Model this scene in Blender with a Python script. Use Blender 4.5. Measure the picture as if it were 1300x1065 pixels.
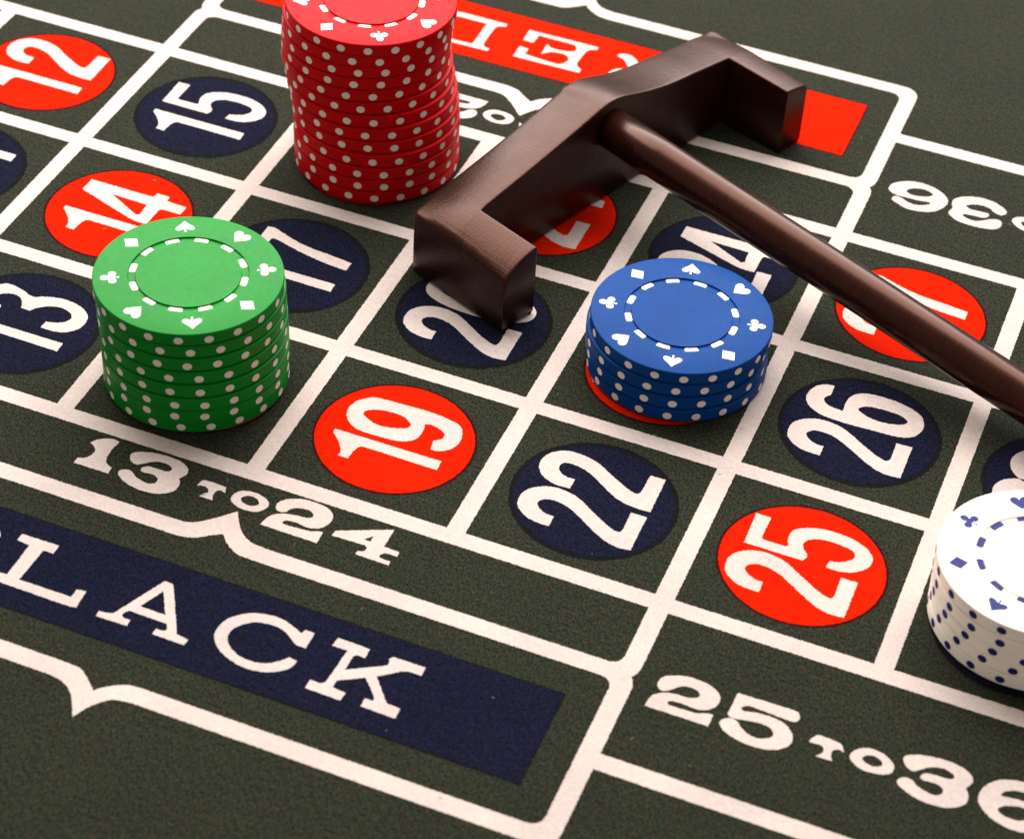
import bpy, bmesh, math, random
from mathutils import Vector

# ------------------------------------------------------------------ camera, light, exposure
random.seed(7)
scene = bpy.context.scene
for o in list(bpy.data.objects):
    bpy.data.objects.remove(o)
COL = scene.collection
MM = 0.001

cam = bpy.data.cameras.new('camera')
cam.sensor_fit = 'HORIZONTAL'
cam.sensor_width = 36.0
cam.lens = 83.65
cam.shift_y = -45.0 / 1300.0
cam.clip_start = 0.01
cam.clip_end = 20.0
cam_ob = bpy.data.objects.new('camera', cam)
COL.objects.link(cam_ob)
cam_ob.location = (0.24942, -0.31402, 0.33028)
cam_ob.rotation_euler = (0.857427, -0.053583, 0.376887)
cam.dof.use_dof = True
cam.dof.focus_distance = 0.505
cam.dof.aperture_fstop = 26.0
scene.camera = cam_ob

world = bpy.data.worlds.new('World')
scene.world = world
world.use_nodes = True
world.node_tree.nodes['Background'].inputs[0].default_value = (1.0, 0.92, 0.84, 1)
world.node_tree.nodes['Background'].inputs[1].default_value = 0.50

def area(name, loc, target, sx, sy, power, color):
    l = bpy.data.lights.new(name, 'AREA')
    l.shape = 'RECTANGLE'; l.size = sx; l.size_y = sy
    l.energy = power; l.color = color
    o = bpy.data.objects.new(name, l)
    COL.objects.link(o)
    o.location = loc
    d = Vector(target) - Vector(loc)
    o.rotation_euler = d.to_track_quat('-Z', 'Y').to_euler()
    return o

# one big studio softbox overhead, leaning in from behind the table
area('softbox', (-0.06, 0.48, 0.53), (0.12, 0.12, 0.0), 0.95, 0.74, 23.0, (1.0, 0.965, 0.925))

scene.view_settings.view_transform = 'Standard'
scene.view_settings.look = 'None'
scene.view_settings.exposure = 0.0
scene.view_settings.gamma = 1.0
scene.view_settings.use_curve_mapping = False
scene.render.engine = 'CYCLES'

# outlines of the printed characters, in millimetres on the cloth
GLYPHS = {
  'n1': ('-2.55,12.31c -2.46,-11.47c -5.24,-11.68c -5.15,4.72 -5.67,5.62 -7.23,6.06 -9.72,6.22c -9.66,8.37c -8.13,8.52 -6.05,9.80 -3.65,12.23c',),
  'n2b': ('-7.89,5.69c -10.87,5.61c -10.84,8.27 -10.26,10.63 -8.74,12.81 -7.05,13.76 -4.36,13.95 -2.11,12.80 -0.50,10.53 0.17,7.89 -0.16,4.88 -1.27,2.16 -3.27,-0.86 -5.57,-4.54 -6.51,-6.58 -6.65,-7.62 -5.78,-8.16 -0.36,-8.08c -0.28,-11.46c -10.50,-11.52c -10.78,-8.96 -10.19,-6.22 -8.54,-3.08 -6.33,0.29 -4.53,3.24 -3.62,5.88 -3.62,8.18 -4.19,9.40 -5.12,10.05 -6.11,9.87 -7.24,8.66 -7.81,7.15',),
  'n2': ('4.03,5.63c 1.15,5.57c 0.94,7.60 1.32,10.07 2.80,12.52 4.70,13.64 6.78,13.91 9.18,13.07 11.10,10.85 11.69,8.14 11.33,5.07 10.36,2.38 8.46,-0.63 6.43,-4.24 5.44,-6.32 5.42,-7.47 6.43,-7.98 11.60,-8.06c 11.70,-11.40c 1.35,-11.60c 1.30,-8.92 1.63,-5.95 2.74,-3.26 4.60,-0.29 6.66,2.78 7.73,5.21 8.13,7.39 7.92,9.07 6.90,9.85 5.66,9.68 4.58,8.69 4.03,7.32',),
  'n3': ('9.33,10.79 10.16,9.73 10.27,7.98 9.72,5.33 8.89,3.30 8.59,1.84c 9.60,0.12 10.44,-2.48 10.71,-5.14 10.20,-8.23 9.21,-10.31 7.90,-11.68 6.27,-12.34 3.91,-12.28 2.10,-11.29 0.76,-9.53 0.22,-7.32 0.25,-4.53c 2.39,-4.56c 2.93,-6.52 3.93,-8.23 5.42,-8.90 6.43,-8.58 7.32,-7.57 7.90,-5.46 7.47,-3.16 6.31,-1.28 5.18,-0.14 4.14,0.40c 4.25,2.64c 5.58,3.16 6.77,3.99 7.52,5.33 7.58,6.65 7.19,7.96 6.37,9.02 5.12,9.56 3.69,9.23 3.11,8.37 3.29,6.99c 2.30,6.60c 1.45,8.14 1.55,10.00 3.06,11.81 5.36,12.81 7.49,12.54',),
  'n4': ('8.81,11.94c 8.89,-3.95c 10.53,-4.33c 10.45,-7.50c 8.83,-7.58c 8.63,-12.73c 5.55,-12.72c 5.56,-8.06 4.97,-7.59 -0.92,-7.49c -0.95,-5.33 -0.57,-2.96 4.60,11.96c', '5.84,5.08c 5.62,-4.13c 1.76,-4.43c 1.21,-3.70c',),
  'n5': ('10.16,12.60c 10.21,9.48c 3.80,9.51 3.49,8.72 3.56,4.35c 3.94,4.01c 5.62,4.57 7.16,4.67 8.80,4.09 10.18,2.37 11.22,-0.37 11.52,-3.32 11.26,-6.71 10.16,-9.72 8.77,-11.59 7.17,-12.47 5.15,-12.42 3.30,-11.29 1.83,-9.31 1.17,-6.82 1.24,-4.57c 3.16,-4.71c 3.52,-6.17 4.57,-7.96 5.98,-8.92 7.07,-8.86 7.98,-7.92 8.44,-5.99 8.58,-3.54 8.28,-1.21 7.34,0.63 6.20,1.36 5.08,1.33 4.01,0.72 3.24,-0.02 2.20,-0.20 1.08,0.31c 1.12,12.39c',),
  'n6': ('11.97,8.82c 8.55,8.75c 7.85,9.43 6.53,9.71 5.25,8.40 4.86,6.52 4.71,5.02c 6.77,5.15 9.24,4.95 11.18,3.85 12.25,2.08 12.71,-0.75 12.62,-4.31 11.85,-7.73 10.52,-10.41 8.56,-11.72 6.17,-12.08 3.72,-11.26 2.14,-9.35 1.55,-6.62 1.39,-2.32 1.15,3.15 1.48,7.92 2.46,10.84 4.16,12.75 6.20,13.46 8.48,13.18 10.37,12.23 11.53,10.78', '6.74,2.20 7.79,1.46 8.52,-0.11 8.78,-2.68 8.66,-5.93 7.78,-8.05 6.82,-8.50 5.93,-7.80 5.05,-5.70 4.75,-2.87 5.15,-0.43 6.09,1.58',),
  'n7': ('10.27,11.13c 10.39,9.36 9.45,6.82 8.06,3.04 7.15,-1.26 6.76,-5.30 6.03,-11.64c 3.11,-11.62c 3.33,-8.17 3.88,-4.08 4.77,0.19 6.02,4.65 6.81,7.62 6.42,8.42 -1.27,8.45c -1.37,11.11c',),
  'n9': ('9.69,9.24 7.96,11.30 6.00,12.25 4.13,12.46 2.16,11.82 0.36,10.34 -0.79,8.00 -0.95,4.64 -0.68,-0.15 0.17,-2.72 1.95,-4.23 4.52,-4.44 6.41,-4.02c 6.89,-4.73 6.62,-6.82 5.54,-8.75 3.90,-8.95 2.63,-7.59c -0.09,-8.04c 0.18,-9.87 1.80,-11.78 4.40,-12.64 7.54,-11.99 9.30,-10.44 10.18,-6.96 10.53,-2.85 10.31,3.02 10.07,7.57', '4.46,9.05 5.72,8.29 6.88,5.49 6.96,1.55 5.87,-0.73 4.88,-1.49 3.84,-0.96 2.67,1.65 2.22,4.74 3.26,7.85',),
  'w1': ('53.95,-5.71c 54.65,-4.49 56.17,-3.34 57.73,-2.84 59.27,-3.14c 58.94,-5.60 59.06,-7.75 59.58,-9.26 60.52,-10.13 61.47,-10.47c 61.70,-12.27c 53.81,-12.37c 53.86,-10.73c 55.31,-10.06 55.96,-8.75 55.98,-7.42 55.27,-6.43',),
  'w3': ('63.39,-6.39 63.08,-5.09 64.19,-4.04 66.47,-3.20 69.28,-2.78 72.36,-2.88 74.55,-3.61 75.68,-4.62 75.95,-6.01 75.15,-7.75c 75.85,-8.63 76.13,-10.64 74.95,-12.38 72.87,-13.51 70.08,-13.87 67.19,-13.50 64.91,-12.63 63.43,-11.46 63.46,-10.41 64.51,-9.67 65.81,-9.84 67.06,-10.77 68.74,-11.37 70.31,-11.50 71.42,-10.77 71.51,-9.70 70.42,-8.91 68.89,-8.85 67.77,-9.02 66.99,-8.52 67.17,-7.61 68.20,-7.00 70.26,-6.91 72.03,-6.83 72.67,-6.23 72.34,-5.43 70.98,-4.84 69.24,-4.99 67.58,-5.85 66.37,-6.98 65.36,-7.62 64.28,-7.30',),
  'wT': ('79.35,-7.96c 79.47,-6.74 80.22,-5.88 84.88,-5.95c 85.42,-7.62c 84.35,-7.26 83.60,-7.83 83.52,-9.14 84.07,-10.49c 81.18,-10.52c 81.55,-9.62 82.21,-8.89 81.89,-7.98 80.94,-7.56 80.07,-7.62',),
  'wO': ('87.26,-8.74 87.13,-7.18 88.02,-5.74 89.64,-5.09 91.88,-5.07 93.90,-5.90 94.80,-7.09 94.57,-8.58 93.28,-9.86 91.23,-10.25 88.79,-9.87', '89.09,-7.89 89.24,-6.90 90.20,-6.22 91.71,-6.36 92.73,-7.13 92.84,-8.00 91.89,-8.67 90.30,-8.71',),
  'w2': ('96.29,-6.86 96.27,-5.49 97.44,-3.94 99.79,-2.81 102.82,-2.47 105.54,-2.82 107.38,-4.03 108.03,-5.78 107.55,-7.81 106.25,-9.09 104.26,-9.55 101.91,-9.28 100.09,-9.44 99.40,-9.99 99.48,-10.49 100.36,-10.67 105.56,-10.30 106.56,-9.75 107.89,-9.55c 107.98,-12.76c 95.60,-12.64c 96.09,-10.38 96.97,-8.93 98.73,-7.94 101.03,-7.42 103.15,-7.21 104.13,-6.58 104.07,-5.79 102.79,-5.10 101.21,-5.14 99.65,-5.87 98.72,-7.25 97.71,-7.81 96.78,-7.55',),
  'w4': ('120.31,-2.97c 120.41,-8.16c 123.74,-8.31c 123.87,-9.66c 122.13,-9.58 120.81,-10.10 120.57,-10.96 121.20,-11.33 123.17,-11.39c 123.26,-12.48c 116.07,-12.36c 116.13,-11.46c 117.29,-10.92 117.47,-9.95 116.76,-9.40 109.79,-9.57c 109.89,-8.09c', '115.96,-7.98c 117.39,-6.29c 117.38,-8.00c',),
  'w5': ('195.72,-15.83c 206.53,-15.62 207.62,-16.01 208.04,-17.24 207.56,-18.24 206.59,-18.43 200.31,-18.07 198.49,-18.07 197.44,-18.83 197.52,-19.50 198.20,-19.62 200.59,-19.01 203.14,-18.92 205.60,-19.40 207.39,-20.70 208.28,-22.40 208.06,-24.23 206.74,-25.76 204.50,-26.76 202.07,-27.10 199.18,-26.84 196.31,-25.87 194.92,-24.57 194.87,-23.36 195.98,-22.40 197.40,-22.39 198.67,-23.58 200.27,-24.61 202.15,-24.88 203.74,-24.26 204.72,-23.30 204.61,-22.48 203.40,-21.45 201.54,-21.23 199.59,-21.58 196.91,-22.08 196.14,-22.08 195.49,-21.49c',),
  'w2r': ('181.26,-20.02 181.34,-18.35 182.73,-16.99 185.28,-15.94 188.13,-15.82 190.93,-16.37 192.90,-18.01 193.22,-19.84 192.55,-21.39 191.10,-22.51 189.39,-22.82 186.99,-22.65 184.97,-22.85 184.35,-23.49 184.69,-23.94 186.12,-23.94 190.23,-23.79 191.55,-23.09 193.15,-22.83c 193.12,-25.91c 180.76,-25.93c 181.03,-23.55 181.90,-22.26 183.40,-21.30 185.36,-20.88 187.43,-20.84 189.02,-20.12 189.38,-19.24 188.45,-18.40 186.83,-18.23 185.21,-18.89 184.08,-20.20 182.82,-21.13 181.81,-20.86',),
  'wTr': ('211.17,-21.80c 211.58,-20.58 212.42,-19.50 216.43,-19.79 217.05,-20.20 217.74,-21.62c 216.86,-21.33 215.96,-21.73 215.66,-22.90 216.37,-24.53c 213.22,-24.51c 213.98,-23.65 214.26,-22.84 213.88,-21.97 213.15,-21.61 212.30,-21.75',),
  'wOr': ('219.03,-22.07 219.30,-20.57 220.57,-19.24 222.18,-18.69 224.24,-18.87 225.99,-19.80 227.10,-21.18 226.98,-22.60 225.76,-23.65 223.90,-24.15 221.65,-24.14 219.90,-23.22', '221.17,-21.45 221.61,-20.74 222.84,-20.19 224.16,-20.45 225.00,-21.27 224.83,-22.03 223.49,-22.63 221.91,-22.32',),
  'w6': ('-180.50,-152.53 -180.92,-154.36 -182.69,-156.19 -185.35,-157.47 -188.29,-157.65 -191.48,-156.75 -193.66,-155.12 -194.71,-153.48 -194.73,-151.36 -193.69,-149.01 -191.78,-147.20 -189.08,-146.26 -186.16,-146.18 -183.64,-147.35 -182.21,-148.41 -182.83,-149.89 -184.37,-149.67 -186.08,-148.79 -187.92,-148.51 -189.57,-148.98 -190.92,-150.06 -191.11,-150.84 -190.00,-150.79 -188.00,-150.52 -185.65,-150.45 -183.58,-150.41 -181.86,-150.76 -180.81,-151.71', '-184.71,-152.95 -185.53,-154.42 -187.38,-155.31 -189.48,-155.25 -190.90,-154.32 -190.28,-153.22 -188.43,-152.33 -186.14,-152.02',),
  'w3t': ('-195.81,-152.95 -195.87,-154.57 -197.22,-156.30 -199.85,-157.67 -202.69,-158.13 -205.78,-157.49 -208.22,-155.74 -208.62,-154.61 -207.60,-153.33 -206.07,-153.65 -204.63,-154.81 -202.77,-155.24 -200.81,-154.83 -199.42,-153.89 -199.19,-153.25 -200.47,-152.54 -202.80,-152.60 -204.54,-152.65 -205.02,-151.83 -204.40,-150.74 -202.73,-150.36 -200.71,-150.28 -199.34,-149.88 -199.34,-149.26 -200.83,-148.51 -202.59,-148.46 -204.37,-149.58 -205.84,-150.81 -207.48,-151.28 -208.50,-150.36 -208.40,-148.49 -207.25,-147.16 -204.53,-146.38 -201.07,-146.27 -198.33,-146.78 -196.38,-148.20 -195.90,-149.55 -196.41,-151.11',),
  'bL': ('54.95,-34.35c 63.00,-34.21c 63.11,-36.59c 60.96,-36.61c 60.72,-45.33c 72.00,-45.28c 71.89,-43.11c 73.81,-42.75c 74.11,-47.24c 73.07,-47.56c 55.31,-47.44c 55.23,-45.41c 57.94,-45.02c 57.78,-36.45c 54.90,-36.21c',),
  'bA': ('86.01,-34.23c 87.92,-34.33c 94.47,-45.47c 97.10,-45.96c 97.05,-47.46c 90.30,-47.37c 90.37,-45.92c 91.98,-45.79 92.22,-45.19 91.58,-43.97c 83.48,-43.88c 82.80,-45.22 83.29,-45.86 84.92,-45.99c 85.04,-47.52c 78.53,-47.66c 78.41,-46.27c 80.15,-46.08 81.21,-45.68c 85.83,-34.70c', '87.02,-36.69c 90.31,-42.10c 84.89,-42.01c',),
  'bC': ('115.98,-34.60c 117.89,-34.65c 117.96,-38.79c 115.83,-38.64 112.57,-36.56 109.68,-36.08 106.57,-36.72 104.40,-38.48 103.32,-40.51 103.65,-42.66 105.04,-44.30 107.60,-45.66 110.35,-45.91 113.00,-45.21 115.15,-43.48 116.18,-42.11c 117.91,-42.38c 117.47,-44.42 115.72,-46.20 113.32,-47.39 109.84,-47.88 106.07,-47.10 103.25,-45.62 101.29,-43.48 100.69,-40.94 101.49,-38.00 104.01,-35.40 107.19,-34.10 110.52,-33.88 113.61,-34.80 115.56,-35.71c',),
  'bK': ('122.42,-33.87c 128.99,-34.08c 129.06,-36.57c 127.34,-36.45 126.91,-37.14 126.85,-40.67c 133.49,-36.51 133.64,-35.60 133.27,-35.01c 133.70,-34.06c 140.35,-34.05c 140.38,-36.27c 137.78,-36.21c 136.55,-36.77c 132.92,-39.80c 137.25,-45.02c 140.06,-45.20c 140.11,-47.81c 133.19,-47.58c 133.13,-45.58c 134.62,-45.49 134.65,-44.74 131.17,-40.84c 126.60,-43.74c 126.64,-45.59c 129.39,-45.81c 129.25,-47.91c 122.12,-47.73c 122.09,-45.54c 124.29,-45.53 124.87,-44.78 125.32,-36.10c 122.17,-36.17c',),
  'rE': ('-78.38,-178.65c -97.09,-178.88c -97.16,-177.68c -95.63,-176.92 -94.92,-175.40 -94.75,-169.54 -95.69,-167.97 -96.56,-167.39c -96.69,-165.78c -78.98,-165.47c -78.81,-170.52c -81.29,-170.24c -81.32,-167.65c -89.94,-167.02 -91.20,-167.51 -92.16,-169.27 -91.82,-171.14 -90.40,-172.01 -88.77,-172.02 -86.83,-171.40 -84.99,-169.60c -84.74,-174.49c -86.48,-173.28 -89.01,-173.30 -91.65,-173.99 -92.35,-175.51 -91.66,-176.88 -90.41,-177.30 -81.44,-177.37c -81.30,-173.48c -78.51,-173.62c',),
  'rD': ('-72.20,-178.61c -72.25,-177.37c -70.49,-176.70 -69.99,-175.19 -70.12,-167.59 -70.85,-166.24 -72.32,-165.94c -72.15,-164.83c -62.93,-164.58 -59.42,-165.06 -56.37,-167.02 -54.96,-171.23 -55.62,-175.82 -58.27,-178.43', '-59.39,-176.63c -67.40,-176.57c -67.60,-166.14c -62.35,-165.96 -60.07,-167.46 -58.49,-171.23 -58.09,-175.27',),
}

# ------------------------------------------------------------------ helpers
def tag(o, label=None, cat=None, group=None, kind=None):
    if label: o['label'] = label
    if cat: o['category'] = cat
    if group: o['group'] = group
    if kind: o['kind'] = kind
    return o

def link(name, data, parent=None, loc=(0, 0, 0), rz=0.0):
    o = bpy.data.objects.new(name, data)
    COL.objects.link(o)
    o.location = [c * MM for c in loc]
    o.rotation_euler = (0, 0, rz)
    if parent: o.parent = parent
    return o

def new_mat(name):
    m = bpy.data.materials.new(name)
    m.use_nodes = True
    nt = m.node_tree
    return m, nt, nt.nodes['Principled BSDF']

def node(nt, t, **kw):
    n = nt.nodes.new(t)
    for k, v in kw.items():
        setattr(n, k, v)
    return n

def mapped(nt, scale):
    g = node(nt, 'ShaderNodeNewGeometry')
    mp = node(nt, 'ShaderNodeMapping')
    mp.inputs['Scale'].default_value = scale
    nt.links.new(g.outputs['Position'], mp.inputs['Vector'])
    return mp.outputs['Vector']

def noise(nt, vec, scale, detail=2.0, rough=0.5):
    n = node(nt, 'ShaderNodeTexNoise')
    n.inputs['Scale'].default_value = scale
    n.inputs['Detail'].default_value = detail
    n.inputs['Roughness'].default_value = rough
    nt.links.new(vec, n.inputs['Vector'])
    return n.outputs['Fac'], n.outputs['Color']

def ramp(nt, fac, p0, c0, p1, c1):
    r = node(nt, 'ShaderNodeValToRGB')
    r.color_ramp.elements[0].position = p0
    r.color_ramp.elements[0].color = (*c0, 1)
    r.color_ramp.elements[1].position = p1
    r.color_ramp.elements[1].color = (*c1, 1)
    nt.links.new(fac, r.inputs['Fac'])
    return r.outputs['Color']

def mix(nt, kind, fac, a, b):
    m = node(nt, 'ShaderNodeMix', data_type='RGBA', blend_type=kind)
    for s, v in (('Factor', fac), ('A', a), ('B', b)):
        sock = [i for i in m.inputs if i.name == s and (i.type == 'VALUE' if s == 'Factor' else i.type == 'RGBA')][0]
        if isinstance(v, (int, float)):
            sock.default_value = v
        elif isinstance(v, tuple):
            sock.default_value = (*v, 1)
        else:
            nt.links.new(v, sock)
    return [o for o in m.outputs if o.type == 'RGBA'][0]

def felt_mat(name, col_a, col_b, speck, sheen, chroma=0.0, bump=0.35):
    """brushed billiard-type cloth: fine fibre grain, slow blotches, knit ribs"""
    m, nt, b = new_mat(name)
    fine = mapped(nt, (1.0, 0.55, 1.0))
    f1, _ = noise(nt, fine, 2600, 3.0, 0.65)
    f2, fc = noise(nt, mapped(nt, (1, 1, 1)), 700, 2.0, 0.6)
    f3, _ = noise(nt, mapped(nt, (1, 1, 1)), 60, 2.0, 0.5)
    base = ramp(nt, f2, 0.33, col_a, 0.67, col_b)
    gain = ramp(nt, f1, 0.33, (max(1 - speck, 0.05),) * 3, 0.70, (1 + speck,) * 3)
    c = mix(nt, 'MULTIPLY', 1.0, base, gain)
    if chroma:
        tint = mix(nt, 'MIX', chroma, (0.5, 0.5, 0.5), fc)
        t2 = mix(nt, 'MULTIPLY', 1.0, tint, (2.0, 2.0, 2.0))
        c = mix(nt, 'MULTIPLY', 1.0, c, t2)
    slow = ramp(nt, f3, 0.3, (0.93, 0.94, 0.95), 0.7, (1.07, 1.06, 1.04))
    c = mix(nt, 'MULTIPLY', 1.0, c, slow)
    nt.links.new(c, b.inputs['Base Color'])
    b.inputs['Roughness'].default_value = 0.92
    b.inputs['Specular IOR Level'].default_value = 0.02
    b.inputs['Sheen Weight'].default_value = sheen
    b.inputs['Sheen Roughness'].default_value = 0.5
    bp = node(nt, 'ShaderNodeBump')
    bp.inputs['Strength'].default_value = bump
    bp.inputs['Distance'].default_value = 0.00012
    nt.links.new(f1, bp.inputs['Height'])
    nt.links.new(bp.outputs['Normal'], b.inputs['Normal'])
    return m

def plastic_mat(name, col, rough=0.42, vary=0.07, spec=0.12):
    m, nt, b = new_mat(name)
    f, _ = noise(nt, mapped(nt, (1, 1, 1)), 900, 3.0, 0.6)
    f2, _ = noise(nt, mapped(nt, (1, 1, 1)), 90, 3.0, 0.6)
    g = ramp(nt, f2, 0.3, (1 - vary,) * 3, 0.7, (1 + vary,) * 3)
    c = mix(nt, 'MULTIPLY', 1.0, col, g)
    nt.links.new(c, b.inputs['Base Color'])
    b.inputs['Specular IOR Level'].default_value = spec
    r = ramp(nt, f, 0.3, (rough - 0.05,) * 3, 0.7, (rough + 0.07,) * 3)
    nt.links.new(r, b.inputs['Roughness'])
    bp = node(nt, 'ShaderNodeBump')
    bp.inputs['Strength'].default_value = 0.04
    bp.inputs['Distance'].default_value = 0.0001
    nt.links.new(f, bp.inputs['Height'])
    nt.links.new(bp.outputs['Normal'], b.inputs['Normal'])
    return m

M = {}
M['felt'] = felt_mat('felt_green', (0.0112, 0.0156, 0.0093), (0.0186, 0.0174, 0.0101), 0.95, 0.07, 0.26, 0.8)
M['white_print'] = felt_mat('white_print', (0.425, 0.352, 0.326), (0.455, 0.378, 0.351), 0.10, 0.0, 0.05, 0.5)
M['red_print'] = felt_mat('red_print', (0.40, 0.0072, 0.0002), (0.45, 0.0085, 0.0002), 0.14, 0.0, 0.0, 0.4)
M['blue_print'] = felt_mat('blue_print', (0.0036, 0.0048, 0.0140), (0.0060, 0.0057, 0.0168), 0.75, 0.02, 0.25, 0.7)
M['maroon_print'] = felt_mat('maroon_print', (0.022, 0.002, 0.002), (0.028, 0.003, 0.003), 0.3, 0.02, 0.1, 0.4)
M['dark_print'] = felt_mat('dark_print', (0.0035, 0.0038, 0.0046), (0.0052, 0.0047, 0.0056), 0.35, 0.02, 0.1, 0.4)

CHIP_COL = {'red': (0.43, 0.0015, 0.004), 'green': (0.0015, 0.162, 0.012), 'blue': (0.001, 0.036, 0.168), 'white': (0.88, 0.79, 0.68)}
CHIP_SPEC = {'red': 0.05, 'green': 0.09, 'blue': 0.04, 'white': 0.12}
for k, c in CHIP_COL.items():
    M['chip_' + k] = plastic_mat('chip_plastic_' + k, c, spec=CHIP_SPEC[k])
M['spot_white'] = plastic_mat('spot_white', (0.66, 0.58, 0.51), 0.45, spec=0.12)
M['spot_blue'] = plastic_mat('spot_blue', (0.010, 0.014, 0.12), 0.45, spec=0.1)

def wood_mat(name, r0, r1, bump):
    m, nt, b = new_mat(name)
    tc = node(nt, 'ShaderNodeTexCoord')
    def mp(scale):
        x = node(nt, 'ShaderNodeMapping')
        x.inputs['Scale'].default_value = scale
        vr = node(nt, 'ShaderNodeVectorRotate', rotation_type='Z_AXIS')
        vr.inputs['Angle'].default_value = -math.radians(69.7)      # grain runs along the head
        nt.links.new(tc.outputs['Object'], vr.inputs['Vector'])
        nt.links.new(vr.outputs['Vector'], x.inputs['Vector'])
        return x.outputs['Vector']
    g, _ = noise(nt, mp((90, 1100, 300)), 1.0, 4.0, 0.6)
    s, _ = noise(nt, mp((2600, 120, 900)), 1.0, 2.0, 0.6)
    f, _ = noise(nt, mp((1, 1, 1)), 1400, 3.0, 0.6)
    big, _ = noise(nt, mp((1, 1, 1)), 60, 3.0, 0.6)
    c = ramp(nt, g, 0.3, (0.007, 0.0014, 0.0011), 0.72, (0.018, 0.0036, 0.0026))
    nt.links.new(c, b.inputs['Base Color'])
    rr = ramp(nt, big, 0.3, (r0,) * 3, 0.7, (r1,) * 3)
    nt.links.new(rr, b.inputs['Roughness'])
    b.inputs['Specular IOR Level'].default_value = 0.31
    b.inputs['Specular Tint'].default_value = (1.0, 0.48, 0.34, 1)
    a = mix(nt, 'ADD', 1.0, s, f)
    a = mix(nt, 'ADD', 0.7, a, g)
    bp = node(nt, 'ShaderNodeBump')
    bp.inputs['Strength'].default_value = bump
    bp.inputs['Distance'].default_value = 0.00014
    nt.links.new(a, bp.inputs['Height'])
    nt.links.new(bp.outputs['Normal'], b.inputs['Normal'])
    return m
M['wood'] = wood_mat('rake_head_wood', 0.28, 0.40, 0.32)
M['wood_rod'] = wood_mat('rake_handle_wood', 0.22, 0.29, 0.10)

# ------------------------------------------------------------------ flat printed shapes
def parse(s):
    out = []
    for t in s.split():
        c = t.endswith('c')
        x, y = t.rstrip('c').split(',')
        out.append((float(x), float(y), c))
    return out

def smooth(pts, step=0.30, jitter=0.07):
    """closed outline: Catmull-Rom through the soft points, hard at the corners, edge slightly bled"""
    n = len(pts); out = []
    for i in range(n):
        p0, p1, p2, p3 = (pts[(i + k - 1) % n] for k in range(4))
        a, b = Vector(p1[:2]), Vector(p2[:2])
        L = (b - a).length
        k = max(1, int(L / step))
        straight = p1[2] and p2[2]
        ta = (b - Vector(p0[:2])) * 0.5 if not p1[2] else (b - a)
        tb = (Vector(p3[:2]) - a) * 0.5 if not p2[2] else (b - a)
        for v in (ta, tb):
            if v.length > L * 1.2: v *= L * 1.2 / v.length
        for j in range(k):
            t = j / k
            if straight:
                q = a.lerp(b, t)
            else:
                h1 = 2*t**3 - 3*t**2 + 1; h2 = t**3 - 2*t**2 + t
                h3 = -2*t**3 + 3*t**2; h4 = t**3 - t**2
                q = a*h1 + ta*h2 + b*h3 + tb*h4
            out.append((q.x + random.uniform(-1, 1)*jitter, q.y + random.uniform(-1, 1)*jitter))
    return out

def fill_mesh(name, loops, mat):
    bm = bmesh.new()
    edges = []
    for lp in loops:
        vs = [bm.verts.new((x*MM, y*MM, 0)) for x, y in lp]
        edges += [bm.edges.new((vs[i], vs[(i+1) % len(vs)])) for i in range(len(vs))]
    bmesh.ops.triangle_fill(bm, use_beauty=True, use_dissolve=False, edges=edges)
    for f in bm.faces:
        f.normal_update()
        if f.normal.z < 0: f.normal_flip()
    me = bpy.data.meshes.new(name)
    bm.to_mesh(me); bm.free()
    me.materials.append(mat)
    return me

def ellipse(cx, cy, rx, ry, n=128, jitter=0.03, power=2.0):
    out = []
    for i in range(n):
        t = 2*math.pi*i/n
        c, s = math.cos(t), math.sin(t)
        out.append((cx + rx*math.copysign(abs(c)**(2/power), c) + random.uniform(-1, 1)*jitter,
                    cy + ry*math.copysign(abs(s)**(2/power), s) + random.uniform(-1, 1)*jitter))
    return out

def glyph_loops(key):
    return [smooth(parse(s)) for s in GLYPHS[key]]

def xf(loops, fn):
    return [[fn(x, y) for x, y in lp] for lp in loops]

# the cloth itself: a large flat sheet on the table
CW, CH, LW = 43.82, 43.17, 3.9
h = LW / 2
bm = bmesh.new()
X0, X1, Y0, Y1 = -520, 720, -420, 760
vs = [bm.verts.new((x*MM, y*MM, 0)) for x, y in ((X0, Y0), (X1, Y0), (X1, Y1), (X0, Y1))]
bm.faces.new(vs)
vb = [bm.verts.new((x*MM, y*MM, -2*MM)) for x, y in ((X0, Y0), (X1, Y0), (X1, Y1), (X0, Y1))]
bm.faces.new(vb[::-1])
for i in range(4):
    bm.faces.new((vs[(i+1) % 4], vs[i], vb[i], vb[(i+1) % 4]))
me = bpy.data.meshes.new('table_cloth'); bm.to_mesh(me); bm.free()
me.materials.append(M['felt'])
cloth = tag(link('table_cloth', me), 'dark green felt roulette cloth printed with white grid lines and numbered spots', 'cloth', kind='structure')

Z_HALO, Z_PANEL, Z_LINE_A, Z_LINE_B, Z_LINE_C, Z_TEXT = 0.02, 0.04, 0.04, 0.055, 0.07, 0.07

def strip(name, loop, z):
    return link(name, fill_mesh(name, [loop], M['white_print']), cloth, (0, 0, z))

def rect_loop(x0, x1, y0, y1):
    return smooth([(x0, y0, True), (x1, y0, True), (x1, y1, True), (x0, y1, True)], 0.30, 0.075)

# number grid: long lines and cross lines
for r in range(4):
    strip('grid_line', rect_loop(-3*CW, 9*CW, r*CH - h, r*CH + h), Z_LINE_A)
for c in range(-3, 10):
    strip('grid_line', rect_loop(c*CW - h, c*CW + h, 0, 3*CH), Z_LINE_B)

# frames of the outside bets (dozen box, then the colour box), below and above the grid
def arc(cx, cy, r, a0, a1, n=8):
    return [(cx + r*math.cos(math.radians(a0 + (a1-a0)*i/n)), cy + r*math.sin(math.radians(a0 + (a1-a0)*i/n)), True) for i in range(n+1)]

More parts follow.
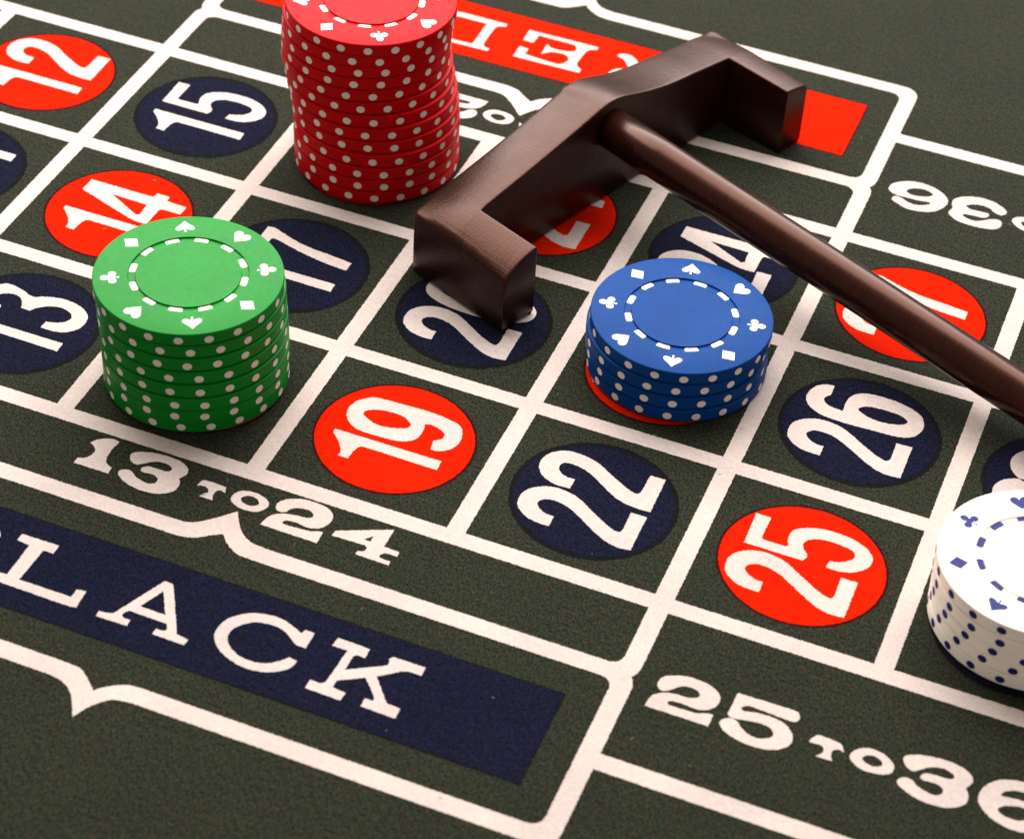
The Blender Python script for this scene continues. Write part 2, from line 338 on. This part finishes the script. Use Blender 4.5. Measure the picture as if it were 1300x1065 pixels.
def frames(base, d1, d2, s):
    """base: v of the grid edge; d1, d2: distance to dozen line and colour-box line; s: side"""
    L, R = 0.0, 4*CW
    ri, ro = 2.6, 5.0
    # work with t = distance outward from the grid edge (t > 0 away from the numbers)
    def corner(x, t, r, sx, st):
        # rounded corner whose rounding centre lies at (x - sx*r, t - st*r); from the t side to the x side order fixed by caller
        cx, ct = x - sx*r, t - st*r
        return [(cx + sx*r*math.sin(a), ct + st*r*math.cos(a)) for a in [math.pi/2*i/8 for i in range(9)]]
    def emit(loop, z):
        pts = [(x, base + s*t, c) for x, t, c in loop]
        strip('border_line', smooth(pts, 0.30, 0.075), z)
    K = lambda seq: [(x, t, True) for x, t in seq]
    cu = 90.15
    # dozen box: inner edge (towards grid), left to right
    inner = K([(L+h, 0)]) + K(corner(L+h, d1-h, ri, -1, 1)[::-1])
    inner += [(cu-11.5, d1-h, True), (cu-7.2, d1-h-0.4, False), (cu-3.9, d1-h-2.9, False), (cu-0.05, d1-h-7.1, True),
              (cu+2.4, d1-h-3.2, False), (cu+5.6, d1-h-0.6, False), (cu+9.5, d1-h, True)]
    inner += K(corner(R-h, d1-h, ri, 1, 1)) + K([(R-h, 0)])
    outer = K([(R+h, 0)]) + K(corner(R+h, d1+h, ro, 1, 1)[::-1])
    outer += [(cu+8.1, d1+h, True), (cu+4.9, d1+h-0.35, False), (cu+2.05, d1+h-2.1, False), (cu+0.2, d1+h-4.1, True),
              (cu-1.95, d1+h-2.7, False), (cu-4.4, d1+h-0.85, False), (cu-7.5, d1+h, True)]
    outer += K(corner(L-h, d1+h, ro, -1, 1)) + K([(L-h, 0)])
    emit(inner + outer, Z_LINE_C)
    # colour box
    cu = 87.25
    e = 9.0
    inner = K([(L+e, d1+h-0.05)]) + K(corner(L+h, d1+h, ri, -1, -1)) + K(corner(L+h, d2-h, ri, -1, 1)[::-1])
    inner += [(cu-8.5, d2-h, True), (cu-4.9, d2-h+0.3, False), (cu-2.1, d2-h+2.2, False), (cu, d2-h+4.1, True),
              (cu+1.6, d2-h+2.4, False), (cu+4.7, d2-h+0.45, False), (cu+7.9, d2-h, True)]
    inner += K(corner(R-h, d2-h, ri, 1, 1)) + K(corner(R-h, d1+h, ri, 1, -1)[::-1]) + K([(R-e, d1+h-0.05)])
    outer = K([(R-e, d1-h+0.05)]) + K(corner(R+h, d1-h, ro, 1, -1)) + K(corner(R+h, d2+h, 4.0, 1, 1)[::-1])
    outer += [(cu+7.3, d2+h, True), (cu+3.9, d2+h+0.9, False), (cu+1.2, d2+h+3.9, False), (cu-0.3, d2+h+7.2, True),
              (cu-3.3, d2+h+2.6, False), (cu-6.1, d2+h+0.6, False), (cu-9.2, d2+h, True)]
    outer += K(corner(L-h, d2+h, 4.0, -1, 1)) + K(corner(L-h, d1-h, ro, -1, -1)[::-1]) + K([(L+e, d1-h+0.05)])
    emit(inner + outer, Z_LINE_B - 0.002)

frames(0.0, 20.25, 62.1, -1)
frames(3*CH, 21.1, 64.9, 1)
for y, d in ((-42.05, 0), (173.6, 0)):
    strip('border_line', rect_loop(4*CW + h - 0.1, 8*CW, y - h, y + h), Z_LINE_A)
    strip('border_line', rect_loop(-4*CW, -h + 0.1, y - h, y + h), Z_LINE_A)

# numbered spots
def oval(w, hh, st):
    return [ellipse(0, 0, w, hh, 72, 0.02, 2.25), ellipse(0, 0, w - st, hh - st*1.05, 56, 0.02, 2.1)]

def digit(ch, right):
    if ch == '1':
        return xf(glyph_loops('n1'), lambda x, y: (x + (12.1 if right else 0), y))
    if ch == '2':
        return glyph_loops('n2') if right else glyph_loops('n2b')
    if ch == '3':
        return xf(glyph_loops('n3'), lambda x, y: (x - (0 if right else 11.4), y))
    if ch == '0':
        return xf(oval(5.5, 12.9, 3.3), lambda x, y: (x + 6.2, y + 0.9))
    if ch == '8':
        o = [(0, 12.9, 0), (3.6, 11.6, 0), (4.9, 7.8, 0), (4.2, 3.6, 0), (3.3, 1.4, 0), (4.8, -1.2, 0), (5.5, -5.6, 0), (4.3, -10.8, 0), (0, -12.7, 0)]
        out = smooth(o + [(-x, y, 0) for x, y, c in o[-2:0:-1]])
        a = [ellipse(0, 7.2, 2.0, 3.1, 40, 0.02), ellipse(0, -5.6, 2.3, 4.4, 40, 0.02)]
        return xf([out] + a, lambda x, y: (x + 6.2, y + 0.5))
    return glyph_loops('n' + ch)

REDS = {1, 3, 5, 7, 9, 12, 14, 16, 18, 19, 21, 23, 25, 27, 30, 32, 34, 36}
for col in range(-1, 6):
    for row in range(3):
        n = 13 + 3*col + row
        red = n in REDS
        uc, vc = (col + 0.5)*CW, (row + 0.5)*CH + 0.1
        halo = fill_mesh('spot_edge', [ellipse(0, 0, 17.15 if red else 17.3, 16.95 if red else 17.1, 360, 0.15)], M['maroon_print' if red else 'dark_print'])
        disc = fill_mesh('number_spot', [ellipse(0, 0, 16.6 if red else 16.3, 16.4 if red else 16.05, 360, 0.07)], M['red_print' if red else 'blue_print'])
        sp = link('number_spot', disc, cloth, (uc, vc, Z_PANEL))
        link('ink_edge', halo, sp, (0, 0, Z_HALO - Z_PANEL))
        for i, ch in enumerate(str(n)):
            lp = xf(digit(ch, i == 1), lambda x, y: (-y, x))       # numerals read along the v axis
            link('numeral', fill_mesh('numeral', lp, M['white_print']), sp, (0, 0, Z_TEXT - Z_PANEL))

# colour panels with their words
def panel(x0, x1, y0, y1, kind):
    inner = rect_loop(x0, x1, y0, y1)
    m, e = ('blue_print', 'dark_print') if kind == 'blue' else ('red_print', 'maroon_print')
    o = link('word_panel', fill_mesh('word_panel', [inner], M[m]), cloth, (0, 0, Z_PANEL))
    link('ink_edge', fill_mesh('ink_edge', [rect_loop(x0-.35, x1+.35, y0-.35, y1+.35)], M[e]), o, (0, 0, Z_HALO - Z_PANEL))
    return o

def letter(loops, parent=None):
    o = link('letter', fill_mesh('letter', loops, M['white_print']), parent or cloth, (0, 0, Z_TEXT - (Z_PANEL if parent else 0)))
    return o

blk = panel(9.0, 166.2, -52.55, -29.6, 'blue')
for k in ('bL', 'bA', 'bC', 'bK'):
    letter(glyph_loops(k), blk)
bB = [smooth([(33, -34.2, True), (44, -34.2, False), (48.8, -34.5, False), (51.4, -36.4, False), (50.6, -39.2, False), (48.6, -40.3, True),
              (51.6, -42.0, False), (52.0, -44.9, False), (49.2, -47.2, False), (44, -47.6, True), (33, -47.6, True), (33, -46.2, True),
              (35.6, -45.9, True), (35.6, -35.9, True), (33, -35.6, True)]),
      smooth([(38.4, -36.0, True), (45, -36.0, False), (48.2, -37.6, False), (45, -39.4, False), (38.4, -39.5, True)]),
      smooth([(38.4, -41.2, True), (45.4, -41.3, False), (48.6, -43.6, False), (45.2, -45.8, False), (38.4, -45.9, True)])]
letter(bB, blk)

redp = panel(9.0, 166.7, 160.3, 184.1, 'red')
flip = lambda x, y: (-x, -y)
for k in ('rE', 'rD'):
    letter(xf(glyph_loops(k), flip), redp)
rR = [smooth([(-122, -165.5, True), (-110, -165.5, False), (-105.5, -166.2, False), (-103.4, -168.8, False), (-104.5, -171.6, False), (-107.5, -172.9, True),
              (-106, -175, False), (-104.9, -176.4, False), (-102.6, -177.6, True), (-103.3, -178.7, False), (-105.5, -179.1, False), (-108, -177.5, False),
              (-109.5, -174.5, False), (-111, -173.2, True), (-115, -173.2, True), (-115, -177.6, True), (-112.5, -178, True), (-112.5, -178.9, True),
              (-122, -178.9, True), (-122, -178, True), (-119.5, -177.6, True), (-119.5, -166.8, True), (-122, -166.4, True)]),
      smooth([(-115, -166.8, True), (-110.5, -166.9, False), (-108, -168.9, False), (-110.5, -171.6, False), (-115, -171.9, True)])]
letter(xf(rR, flip), redp)

# dozen lettering
for k in ('w1', 'w3', 'wT', 'wO', 'w2', 'w4'):
    letter(glyph_loops(k))
    letter(xf(glyph_loops(k), lambda x, y: (176.6 - x, 131.2 - y)))
def text2536():
    L = [glyph_loops(k) for k in ('w2r', 'w5', 'wTr', 'wOr')]
    L.append(xf(glyph_loops('w3'), lambda x, y: (x + 165.1, y - 13.0)))
    L.append(xf(glyph_loops('w6'), lambda x, y: (x + 437.6, y + 131.2)))
    return L
for lp in text2536():
    letter(lp)
for lp in text2536()[:4]:
    letter(xf(lp, lambda x, y: (437.6 - x, 131.0 - y)))
for k in ('w6', 'w3t'):
    letter(xf(glyph_loops(k), flip))

# ------------------------------------------------------------------ poker chips
R, T = 19.5, 3.3
def chip_mesh():
    prof = [(0, T), (10.75, T), (10.84, T-.36), (12.26, T-.36), (12.35, T), (19.16, T), (19.38, T-.07), (19.5, T-.24),
            (19.5, .50), (19.44, .44), (18.9, .40), (18.85, 0), (12.35, 0), (12.26, .36), (10.84, .36), (10.75, 0), (0, 0)]
    N = 128
    verts, faces, rings = [], [], []
    for r, z in prof:
        if r == 0:
            rings.append([len(verts)]); verts.append((0, 0, z*MM))
        else:
            rings.append(list(range(len(verts), len(verts)+N)))
            verts += [(r*MM*math.cos(2*math.pi*i/N), r*MM*math.sin(2*math.pi*i/N), z*MM) for i in range(N)]
    for a, b in zip(rings, rings[1:]):
        for i in range(N):
            j = (i+1) % N
            if len(a) == 1: faces.append((a[0], b[i], b[j]))
            elif len(b) == 1: faces.append((a[i], b[0], a[j]))
            else: faces.append((a[i], b[i], b[j], a[j]))
    me = bpy.data.meshes.new('chip_body')
    me.from_pydata(verts, [], faces)
    sharp = [math.radians(30)]
    for p in me.polygons: p.use_smooth = True
    me.set_sharp_from_angle(angle=math.radians(24))
    return me

def spot_mesh(mat):
    """round inlay on the rim, following the curve, a hair proud"""
    n = 18; rr = R + 0.035
    verts = [(rr*MM, 0, T/2*MM)]
    for i in range(n):
        t = 2*math.pi*i/n
        a = 0.96*math.cos(t)/R
        verts.append((rr*MM*math.cos(a), rr*MM*math.sin(a), (T/2 + 0.87*math.sin(t))*MM))
    faces = [(0, 1+i, 1+(i+1) % n) for i in range(n)]
    me = bpy.data.meshes.new('edge_spot')
    me.from_pydata(verts, [], faces)
    me.materials.append(mat)
    for p in me.polygons: p.use_smooth = True
    return me

def disk_pts(cx, cy, r, a0, a1, n=12):
    return [(cx + r*math.cos(math.radians(a0+(a1-a0)*i/n)), cy + r*math.sin(math.radians(a0+(a1-a0)*i/n)), True) for i in range(n+1)]

def suit_loops():
    d = {}
    heart = [(0, -1.85, True), (-1.0, -0.75, False), (-1.85, 0.35, False), (-1.8, 1.3, False), (-1.05, 1.75, False), (-0.25, 1.35, False), (0, 0.75, True)]
    heart += [(-x, y, c) for x, y, c in heart[-2:0:-1]]
    d['heart'] = heart
    spade = [(0, 1.9, True), (-0.8, 0.9, False), (-1.75, -0.1, False), (-2.0, -0.75, False), (-1.6, -1.25, False), (-0.9, -1.2, False), (-0.2, -0.8, True),
             (-0.17, -1.3, False), (-0.3, -1.8, True)]
    spade += [(-x, y, c) for x, y, c in spade[:0:-1]]
    d['spade'] = spade
    club = [(-0.28, -0.62, True)] + disk_pts(-1.05, -0.42, 0.86, -35, -318)[0:0]
    club = [(-0.3, -1.85, True), (-0.13, -1.2, False), (-0.2, -0.62, True)] + disk_pts(-1.12, -0.45, 0.84, -22, -300) + [(x, 1.1 + (y-1.02)*1.18, c) for x, y, c in disk_pts(0, 1.02, 0.80, 232, -52)] + disk_pts(1.12, -0.45, 0.84, 120, -158) + [(0.2, -0.62, True), (0.13, -1.2, False), (0.3, -1.85, True)]
    d['club'] = club
    d['diamond'] = [(0, 1.95, True), (-1.7, 0, True), (0, -1.95, True), (1.7, 0, True)]
    return d
SUITS = suit_loops()

def suit_mesh(k, mat):
    lp = [(y, -x) for x, y in smooth(SUITS[k], 0.2, 0.0)]       # suit top points outward (+x)
    lp = [(x + 15.85, y) for x, y in lp]
    return fill_mesh(k, [lp], mat)

def dash_mesh(mat):
    n = 6; a = 0.125; r0, r1, b = 10.86, 12.24, 0.02
    lp = [(r0*math.cos(-a+b*1.5), r0*math.sin(-a+b*1.5))] + [(r0*math.cos(t), r0*math.sin(t)) for t in [-a*0.8 + 1.6*a*i/n for i in range(n+1)]]
    lp += [(r0*math.cos(a-b*1.5), r0*math.sin(a-b*1.5)), ((r0+.3)*math.cos(a), (r0+.3)*math.sin(a)), ((r1-.3)*math.cos(a), (r1-.3)*math.sin(a))]
    lp += [(r1*math.cos(t), r1*math.sin(t)) for t in [a*0.82 - 1.64*a*i/n for i in range(n+1)]]
    lp += [((r1-.3)*math.cos(-a), (r1-.3)*math.sin(-a)), ((r0+.3)*math.cos(-a), (r0+.3)*math.sin(-a))]
    return fill_mesh('dash', [lp[1:]], mat)

STACKS = {
 'red': [(63.5,111.07,.07),(62.72,111.4,.236),(62.27,111.84,.004),(62.05,112.0,.275),(61.93,112.16,.188),(62.61,112.31,.013),(63.35,112.11,.135),(64.13,112.06,.004),(64.7,112.04,.009),(65.22,111.45,.057),(65.41,111.17,.188),(65.48,111.13,.192),(65.59,111.24,.074)],
 'green': [(62.59,22.7,.057),(62.81,23.03,.157),(63.03,22.85,.113),(63.28,22.82,.218),(63.57,22.55,.218),(63.76,22.36,.257),(63.63,22.68,.249),(63.4,23.1,.31)],
 'blue': [(154.69,69.81,.035),(154.14,69.57,.31),(154.46,69.37,.279),(154.76,69.35,.223)],
 'white': [(241.0,24.75,.166),(241.06,24.87,.179),(241.25,25.25,.122),(241.42,25.6,.031),(241.5,25.75,.244)],
}
ORD = ['topmost', 'second', 'third', 'fourth', 'fifth', 'sixth', 'seventh', 'eighth', 'ninth', 'tenth', 'eleventh', 'twelfth', 'bottom']
WHERE = {'red': 'the tall red stack by the rake', 'green': 'the green stack',
         'blue': 'the short blue stack', 'white': 'the white stack'}
# angle of a first suit, its place in the sequence, angle of one dash, direction of the sequence
TOP = {'green': (2.096, 0, 1.82, 1), 'blue': (1.765, 0, 2.068, 1), 'red': (-1.037, 2, -1.281, 1), 'white': (2.812, 2, 3.09, -1)}
SEQ = ['spade', 'diamond', 'club', 'heart']
body0 = chip_mesh()
for colr, lst in STACKS.items():
    body = body0.copy()
    body.materials.clear(); body.materials.append(M['chip_' + colr])
    ink = M['spot_blue' if colr == 'white' else 'spot_white']
    spot = spot_mesh(ink)
    n = len(lst)
    for k, (x, y, ph) in enumerate(lst):
        z = 0.1 + (n-1-k)*T
        e = link('poker_chip', None, None, (x, y, z))
        e.empty_display_size = 0.01
        if k == 0:
            lab = 'topmost %s poker chip of %s, suits round its face' % (colr, WHERE[colr])
        elif k == n-1:
            lab = 'bottom %s poker chip lying on the felt under %s' % (colr, WHERE[colr])
        else:
            lab = '%s poker chip, %s from the top of %s' % (colr, ORD[k], WHERE[colr])
        tag(e, lab, 'poker chip', '%s poker chips in one stack' % colr)
        link('body', body, e, rz=random.uniform(0, 6.28))
        for i in range(20):
            link('edge_spot', spot, e, rz=ph + i*math.pi/10)
        if k == 0:
            a0, s0, d0, sg = TOP[colr]
            sm = {s: suit_mesh(s, ink) for s in SEQ}
            for i in range(8):
                s = SEQ[(s0 + i) % 4]
                link(s, sm[s], e, (0, 0, T + 0.02), a0 + sg*i*math.pi/4)
            dm = dash_mesh(ink)
            for i in range(12):
                link('dash', dm, e, (0, 0, T - 0.29), d0 + i*math.pi/6)

# ------------------------------------------------------------------ croupier's rake
# straight bar with a prong at each end; its top rises to a hump where the handle is let in
RN, RA = Vector((0.938, -0.347)), Vector((0.347, 0.938))     # towards the handle, along the bar
RX, RY = 113.0, 131.0
rake = link('croupier_rake', None, None, (RX, RY, 0.1))
rake.empty_display_size = 0.02
tag(rake, 'dark brown wooden croupier rake with pronged head lying across the felt', 'rake')
def lerp_table(tab, x):
    # monotone-ish smooth interpolation
    for (x0, y0), (x1, y1) in zip(tab, tab[1:]):
        if x <= x1:
            t = min(max((x-x0)/(x1-x0), 0), 1)
            return y0 + (y1-y0)*t
    return tab[-1][1]
HUMP = [(98, 18.6), (109, 19.4), (117, 20.8), (126, 22.3), (135, 24.0), (143.7, 25.8), (148, 26.75), (150.5, 27.25), (153, 27.45), (155.5, 27.2), (158, 26.5), (161, 25.5), (165, 24.2), (170, 22.9),
        (174.7, 21.95), (179, 21.35), (183, 20.9), (190, 19.9), (198, 18.9), (207, 18.3)]
def hump(a):
    return sum(lerp_table(HUMP, a + d) for d in (-2, -1, 0, 1, 2)) / 5
N0, N1, N2 = 58.4, 71.7, 88.2
ALI, ARI = 109.2, 197.3
def round_in(d, r):
    return 0.0 if d >= r else r - math.sqrt(max(r*r - (r-d)**2, 0))
def a_left(n):
    v = 100.9 - (n - N0)*0.065
    return v + (2.2*(1 - math.sqrt(max(1 - ((N0 + 2.2 - n)/2.2)**2, 0))) if n < N0 + 2.2 else 0)
def a_right(n):
    v = 208.0 - (n - N0)*0.085
    return v - (2.2*(1 - math.sqrt(max(1 - ((N0 + 2.2 - n)/2.2)**2, 0))) if n < N0 + 2.2 else 0)
EDGE = [0, 0.08, 0.25, 0.5, 0.85, 1.3, 2.0]
rows = [N0 + e for e in EDGE] + [N0 + 3.2, N0 + 4.6, N0 + 6.2, N0 + 7.8, N0 + 9.4, N0 + 11.0, N1 - 0.9, N1 - 0.45, N1 - 0.2, N1 - 0.06, N1]
nbar = len(rows)
rows += [N1 + 0.2, N1 + 0.8, N1 + 2] + [N1 + 2 + i*2.2 for i in range(1, 6)] + [N2 - 0.9, N2 - 0.45, N2 - 0.2, N2 - 0.06, N2]
seg_p = [0, 0.010, 0.03, 0.06, 0.105, 0.16, 0.25, 0.36, 0.5, 0.64, 0.76, 0.88, 0.945, 0.975, 0.992, 1.0]
KP = len(seg_p)
mid = 90
def stations(n):
    L, Rr = a_left(n), a_right(n)
    out = [L + (ALI-L)*t for t in seg_p]
    out += [ALI + (ARI-ALI)*i/mid for i in range(1, mid)]
    out += [Rr + (ARI-Rr)*t for t in seg_p[::-1]]
    return out
def top_z(n, a):
    L, Rr = a_left(n), a_right(n)
    tn = max((N1 - n)/(N1 - N0), 0)
    ta = max((ALI - a)/(ALI - 101.0), (a - ARI)/(206.0 - ARI), 0)
    t = min(math.hypot(tn, ta), 1.15)
    z = hump(a) - (1.9 if a < 150 else 1.3)*t*t
    if n > N1: z -= 1.1*(n - N1)/(N2 - N1)
    z -= round_in(n - N0, 1.1) + round_in(a - L, 1.1) + round_in(Rr - a, 1.1) + round_in(N2 - n, 0.45)
    if ALI < a < ARI: z -= round_in(N1 - n, 0.45)
    elif n > N1 and (ALI - a) >= 0 and a < 150: z -= round_in(ALI - a, 0.45)
    elif n > N1 and (a - ARI) >= 0: z -= round_in(a - ARI, 0.45)
    return z
bm = bmesh.new()
def P(n, a, z):
    if a > 150 and n > N1: n += 1.5*(n - N1)/(N2 - N1)      # the far prong is a little longer
    v = RN*n + RA*a
    return ((v.x - RX)*MM, (v.y - RY)*MM, z*MM)
grid = []
for r, n in enumerate(rows):
    st = stations(n); row = {}
    for c, a in enumerate(st):
        if r >= nbar and KP - 1 < c < len(st) - KP: continue
        row[c] = (bm.verts.new(P(n, a, top_z(n, a))), n, a)
    grid.append(row)
NC = len(stations(N0))
for r in range(len(rows)-1):
    for c in range(NC-1):
        if all(k in grid[rr] for rr in (r, r+1) for k in (c, c+1)):
            if r + 1 >= nbar and KP - 1 <= c < NC - KP: continue
            bm.faces.new((grid[r][c][0], grid[r][c+1][0], grid[r+1][c+1][0], grid[r+1][c][0]))
# ordered outline of the plan, then walls, a soft bottom edge and the sole
lastr = len(rows) - 1
loop = [(r, 0) for r in range(lastr, -1, -1)] + [(0, c) for c in range(1, NC)] + [(r, NC-1) for r in range(1, lastr+1)]
loop += [(lastr, c) for c in range(NC-2, NC-KP-1, -1)] + [(r, NC-KP) for r in range(lastr-1, nbar-2, -1)]
loop += [(nbar-1, c) for c in range(NC-KP-1, KP-2, -1)] + [(r, KP-1) for r in range(nbar, lastr+1)] + [(lastr, c) for c in range(KP-2, 0, -1)]
pts = [(grid[r][c][1], grid[r][c][2]) for r, c in loop]
def inset(i, d):
    n0, a0 = pts[i-1]; n1, a1 = pts[(i+1) % len(pts)]
    t = Vector((n1-n0, a1-a0))
    if t.length < 1e-6: return pts[i]
    t.normalize()
    return (pts[i][0] + t.y*d, pts[i][1] - t.x*d)
prev = [grid[r][c][0] for r, c in loop]
for z, d in ((9.0, 0.0), (1.1, 0.0), (0.6, 0.12), (0.25, 0.40), (0.0, 0.9)):
    ring = [bm.verts.new(P(*inset(i, d), z)) for i in range(len(pts))]
    for i in range(len(pts)):
        j = (i+1) % len(pts)
        bm.faces.new((prev[i], prev[j], ring[j], ring[i]))
    prev = ring
edges = [bm.edges.get((prev[i], prev[(i+1) % len(prev)])) for i in range(len(prev))]
bmesh.ops.triangle_fill(bm, use_beauty=True, edges=edges)
bmesh.ops.recalc_face_normals(bm, faces=bm.faces)
me = bpy.data.meshes.new('head'); bm.to_mesh(me); bm.free()
for p in me.polygons: p.use_smooth = True
me.set_sharp_from_angle(angle=math.radians(42))
me.materials.append(M['wood'])
link('head', me, rake)

# handle: slim round rod let into the hump, sloping down until its far end rests on the cloth
v0 = RN*67.0 + RA*153.0; v1 = RN*236.0 + RA*153.0
A = Vector((v0.x, v0.y, 20.5)); B = Vector((v1.x, v1.y, 4.75))
ax = (B - A).normalized()
Lh = (B - A).length
side = ax.cross(Vector((0, 0, 1))).normalized(); up = side.cross(ax)
stations_h = [(0, 4.75), (20, 4.8), (70, 4.85), (Lh-40, 4.9), (Lh-12, 4.85), (Lh-5, 4.6), (Lh-1.6, 3.8), (Lh-0.4, 2.4), (Lh, 0.01)]
verts, faces = [], []
NS = 64
for s, r in stations_h:
    c = A + ax*s
    for i in range(NS):
        t = 2*math.pi*i/NS
        q = c + (side*math.cos(t) + up*math.sin(t))*r
        verts.append(((q.x-RX)*MM, (q.y-RY)*MM, (q.z)*MM))
for a in range(len(stations_h)-1):
    for i in range(NS):
        j = (i+1) % NS
        faces.append((a*NS+i, a*NS+j, (a+1)*NS+j, (a+1)*NS+i))
faces.append(tuple(range(NS))[::-1]); faces.append(tuple(range(len(verts)-NS, len(verts))))
me = bpy.data.meshes.new('handle'); me.from_pydata(verts, [], faces)
bm = bmesh.new(); bm.from_mesh(me)
bmesh.ops.recalc_face_normals(bm, faces=bm.faces); bm.to_mesh(me); bm.free()
for p in me.polygons: p.use_smooth = True
me.materials.append(M['wood_rod'])
link('handle', me, rake)

# ------------------------------------------------------------------ lint on the cloth
bm = bmesh.new()
rnd = random.Random(11)
for i in range(110):
    x, y = rnd.uniform(-40, 300), rnd.uniform(-110, 260)
    L = rnd.uniform(0.25, 1.1); w = rnd.uniform(0.03, 0.06); t = rnd.uniform(0, 6.28); k = rnd.uniform(-1.2, 1.2)
    px, py, pv = x, y, None
    for j in range(6):
        c, sn = math.cos(t), math.sin(t)
        z = (0.10 + 0.06*math.sin(j*0.6))*MM
        v = (bm.verts.new(((px - sn*w)*MM, (py + c*w)*MM, z)), bm.verts.new(((px + sn*w)*MM, (py - c*w)*MM, z)))
        if pv: bm.faces.new((pv[0], pv[1], v[1], v[0]))
        pv = v; px += c*L/5; py += sn*L/5; t += k*0.35
me = bpy.data.meshes.new('lint'); bm.to_mesh(me); bm.free()
me.materials.append(plastic_mat('lint_fibre', (0.16, 0.15, 0.12), 0.9, spec=0.0))
tag(link('lint', me), 'sparse pale lint fibres scattered over the felt', 'lint', kind='stuff')
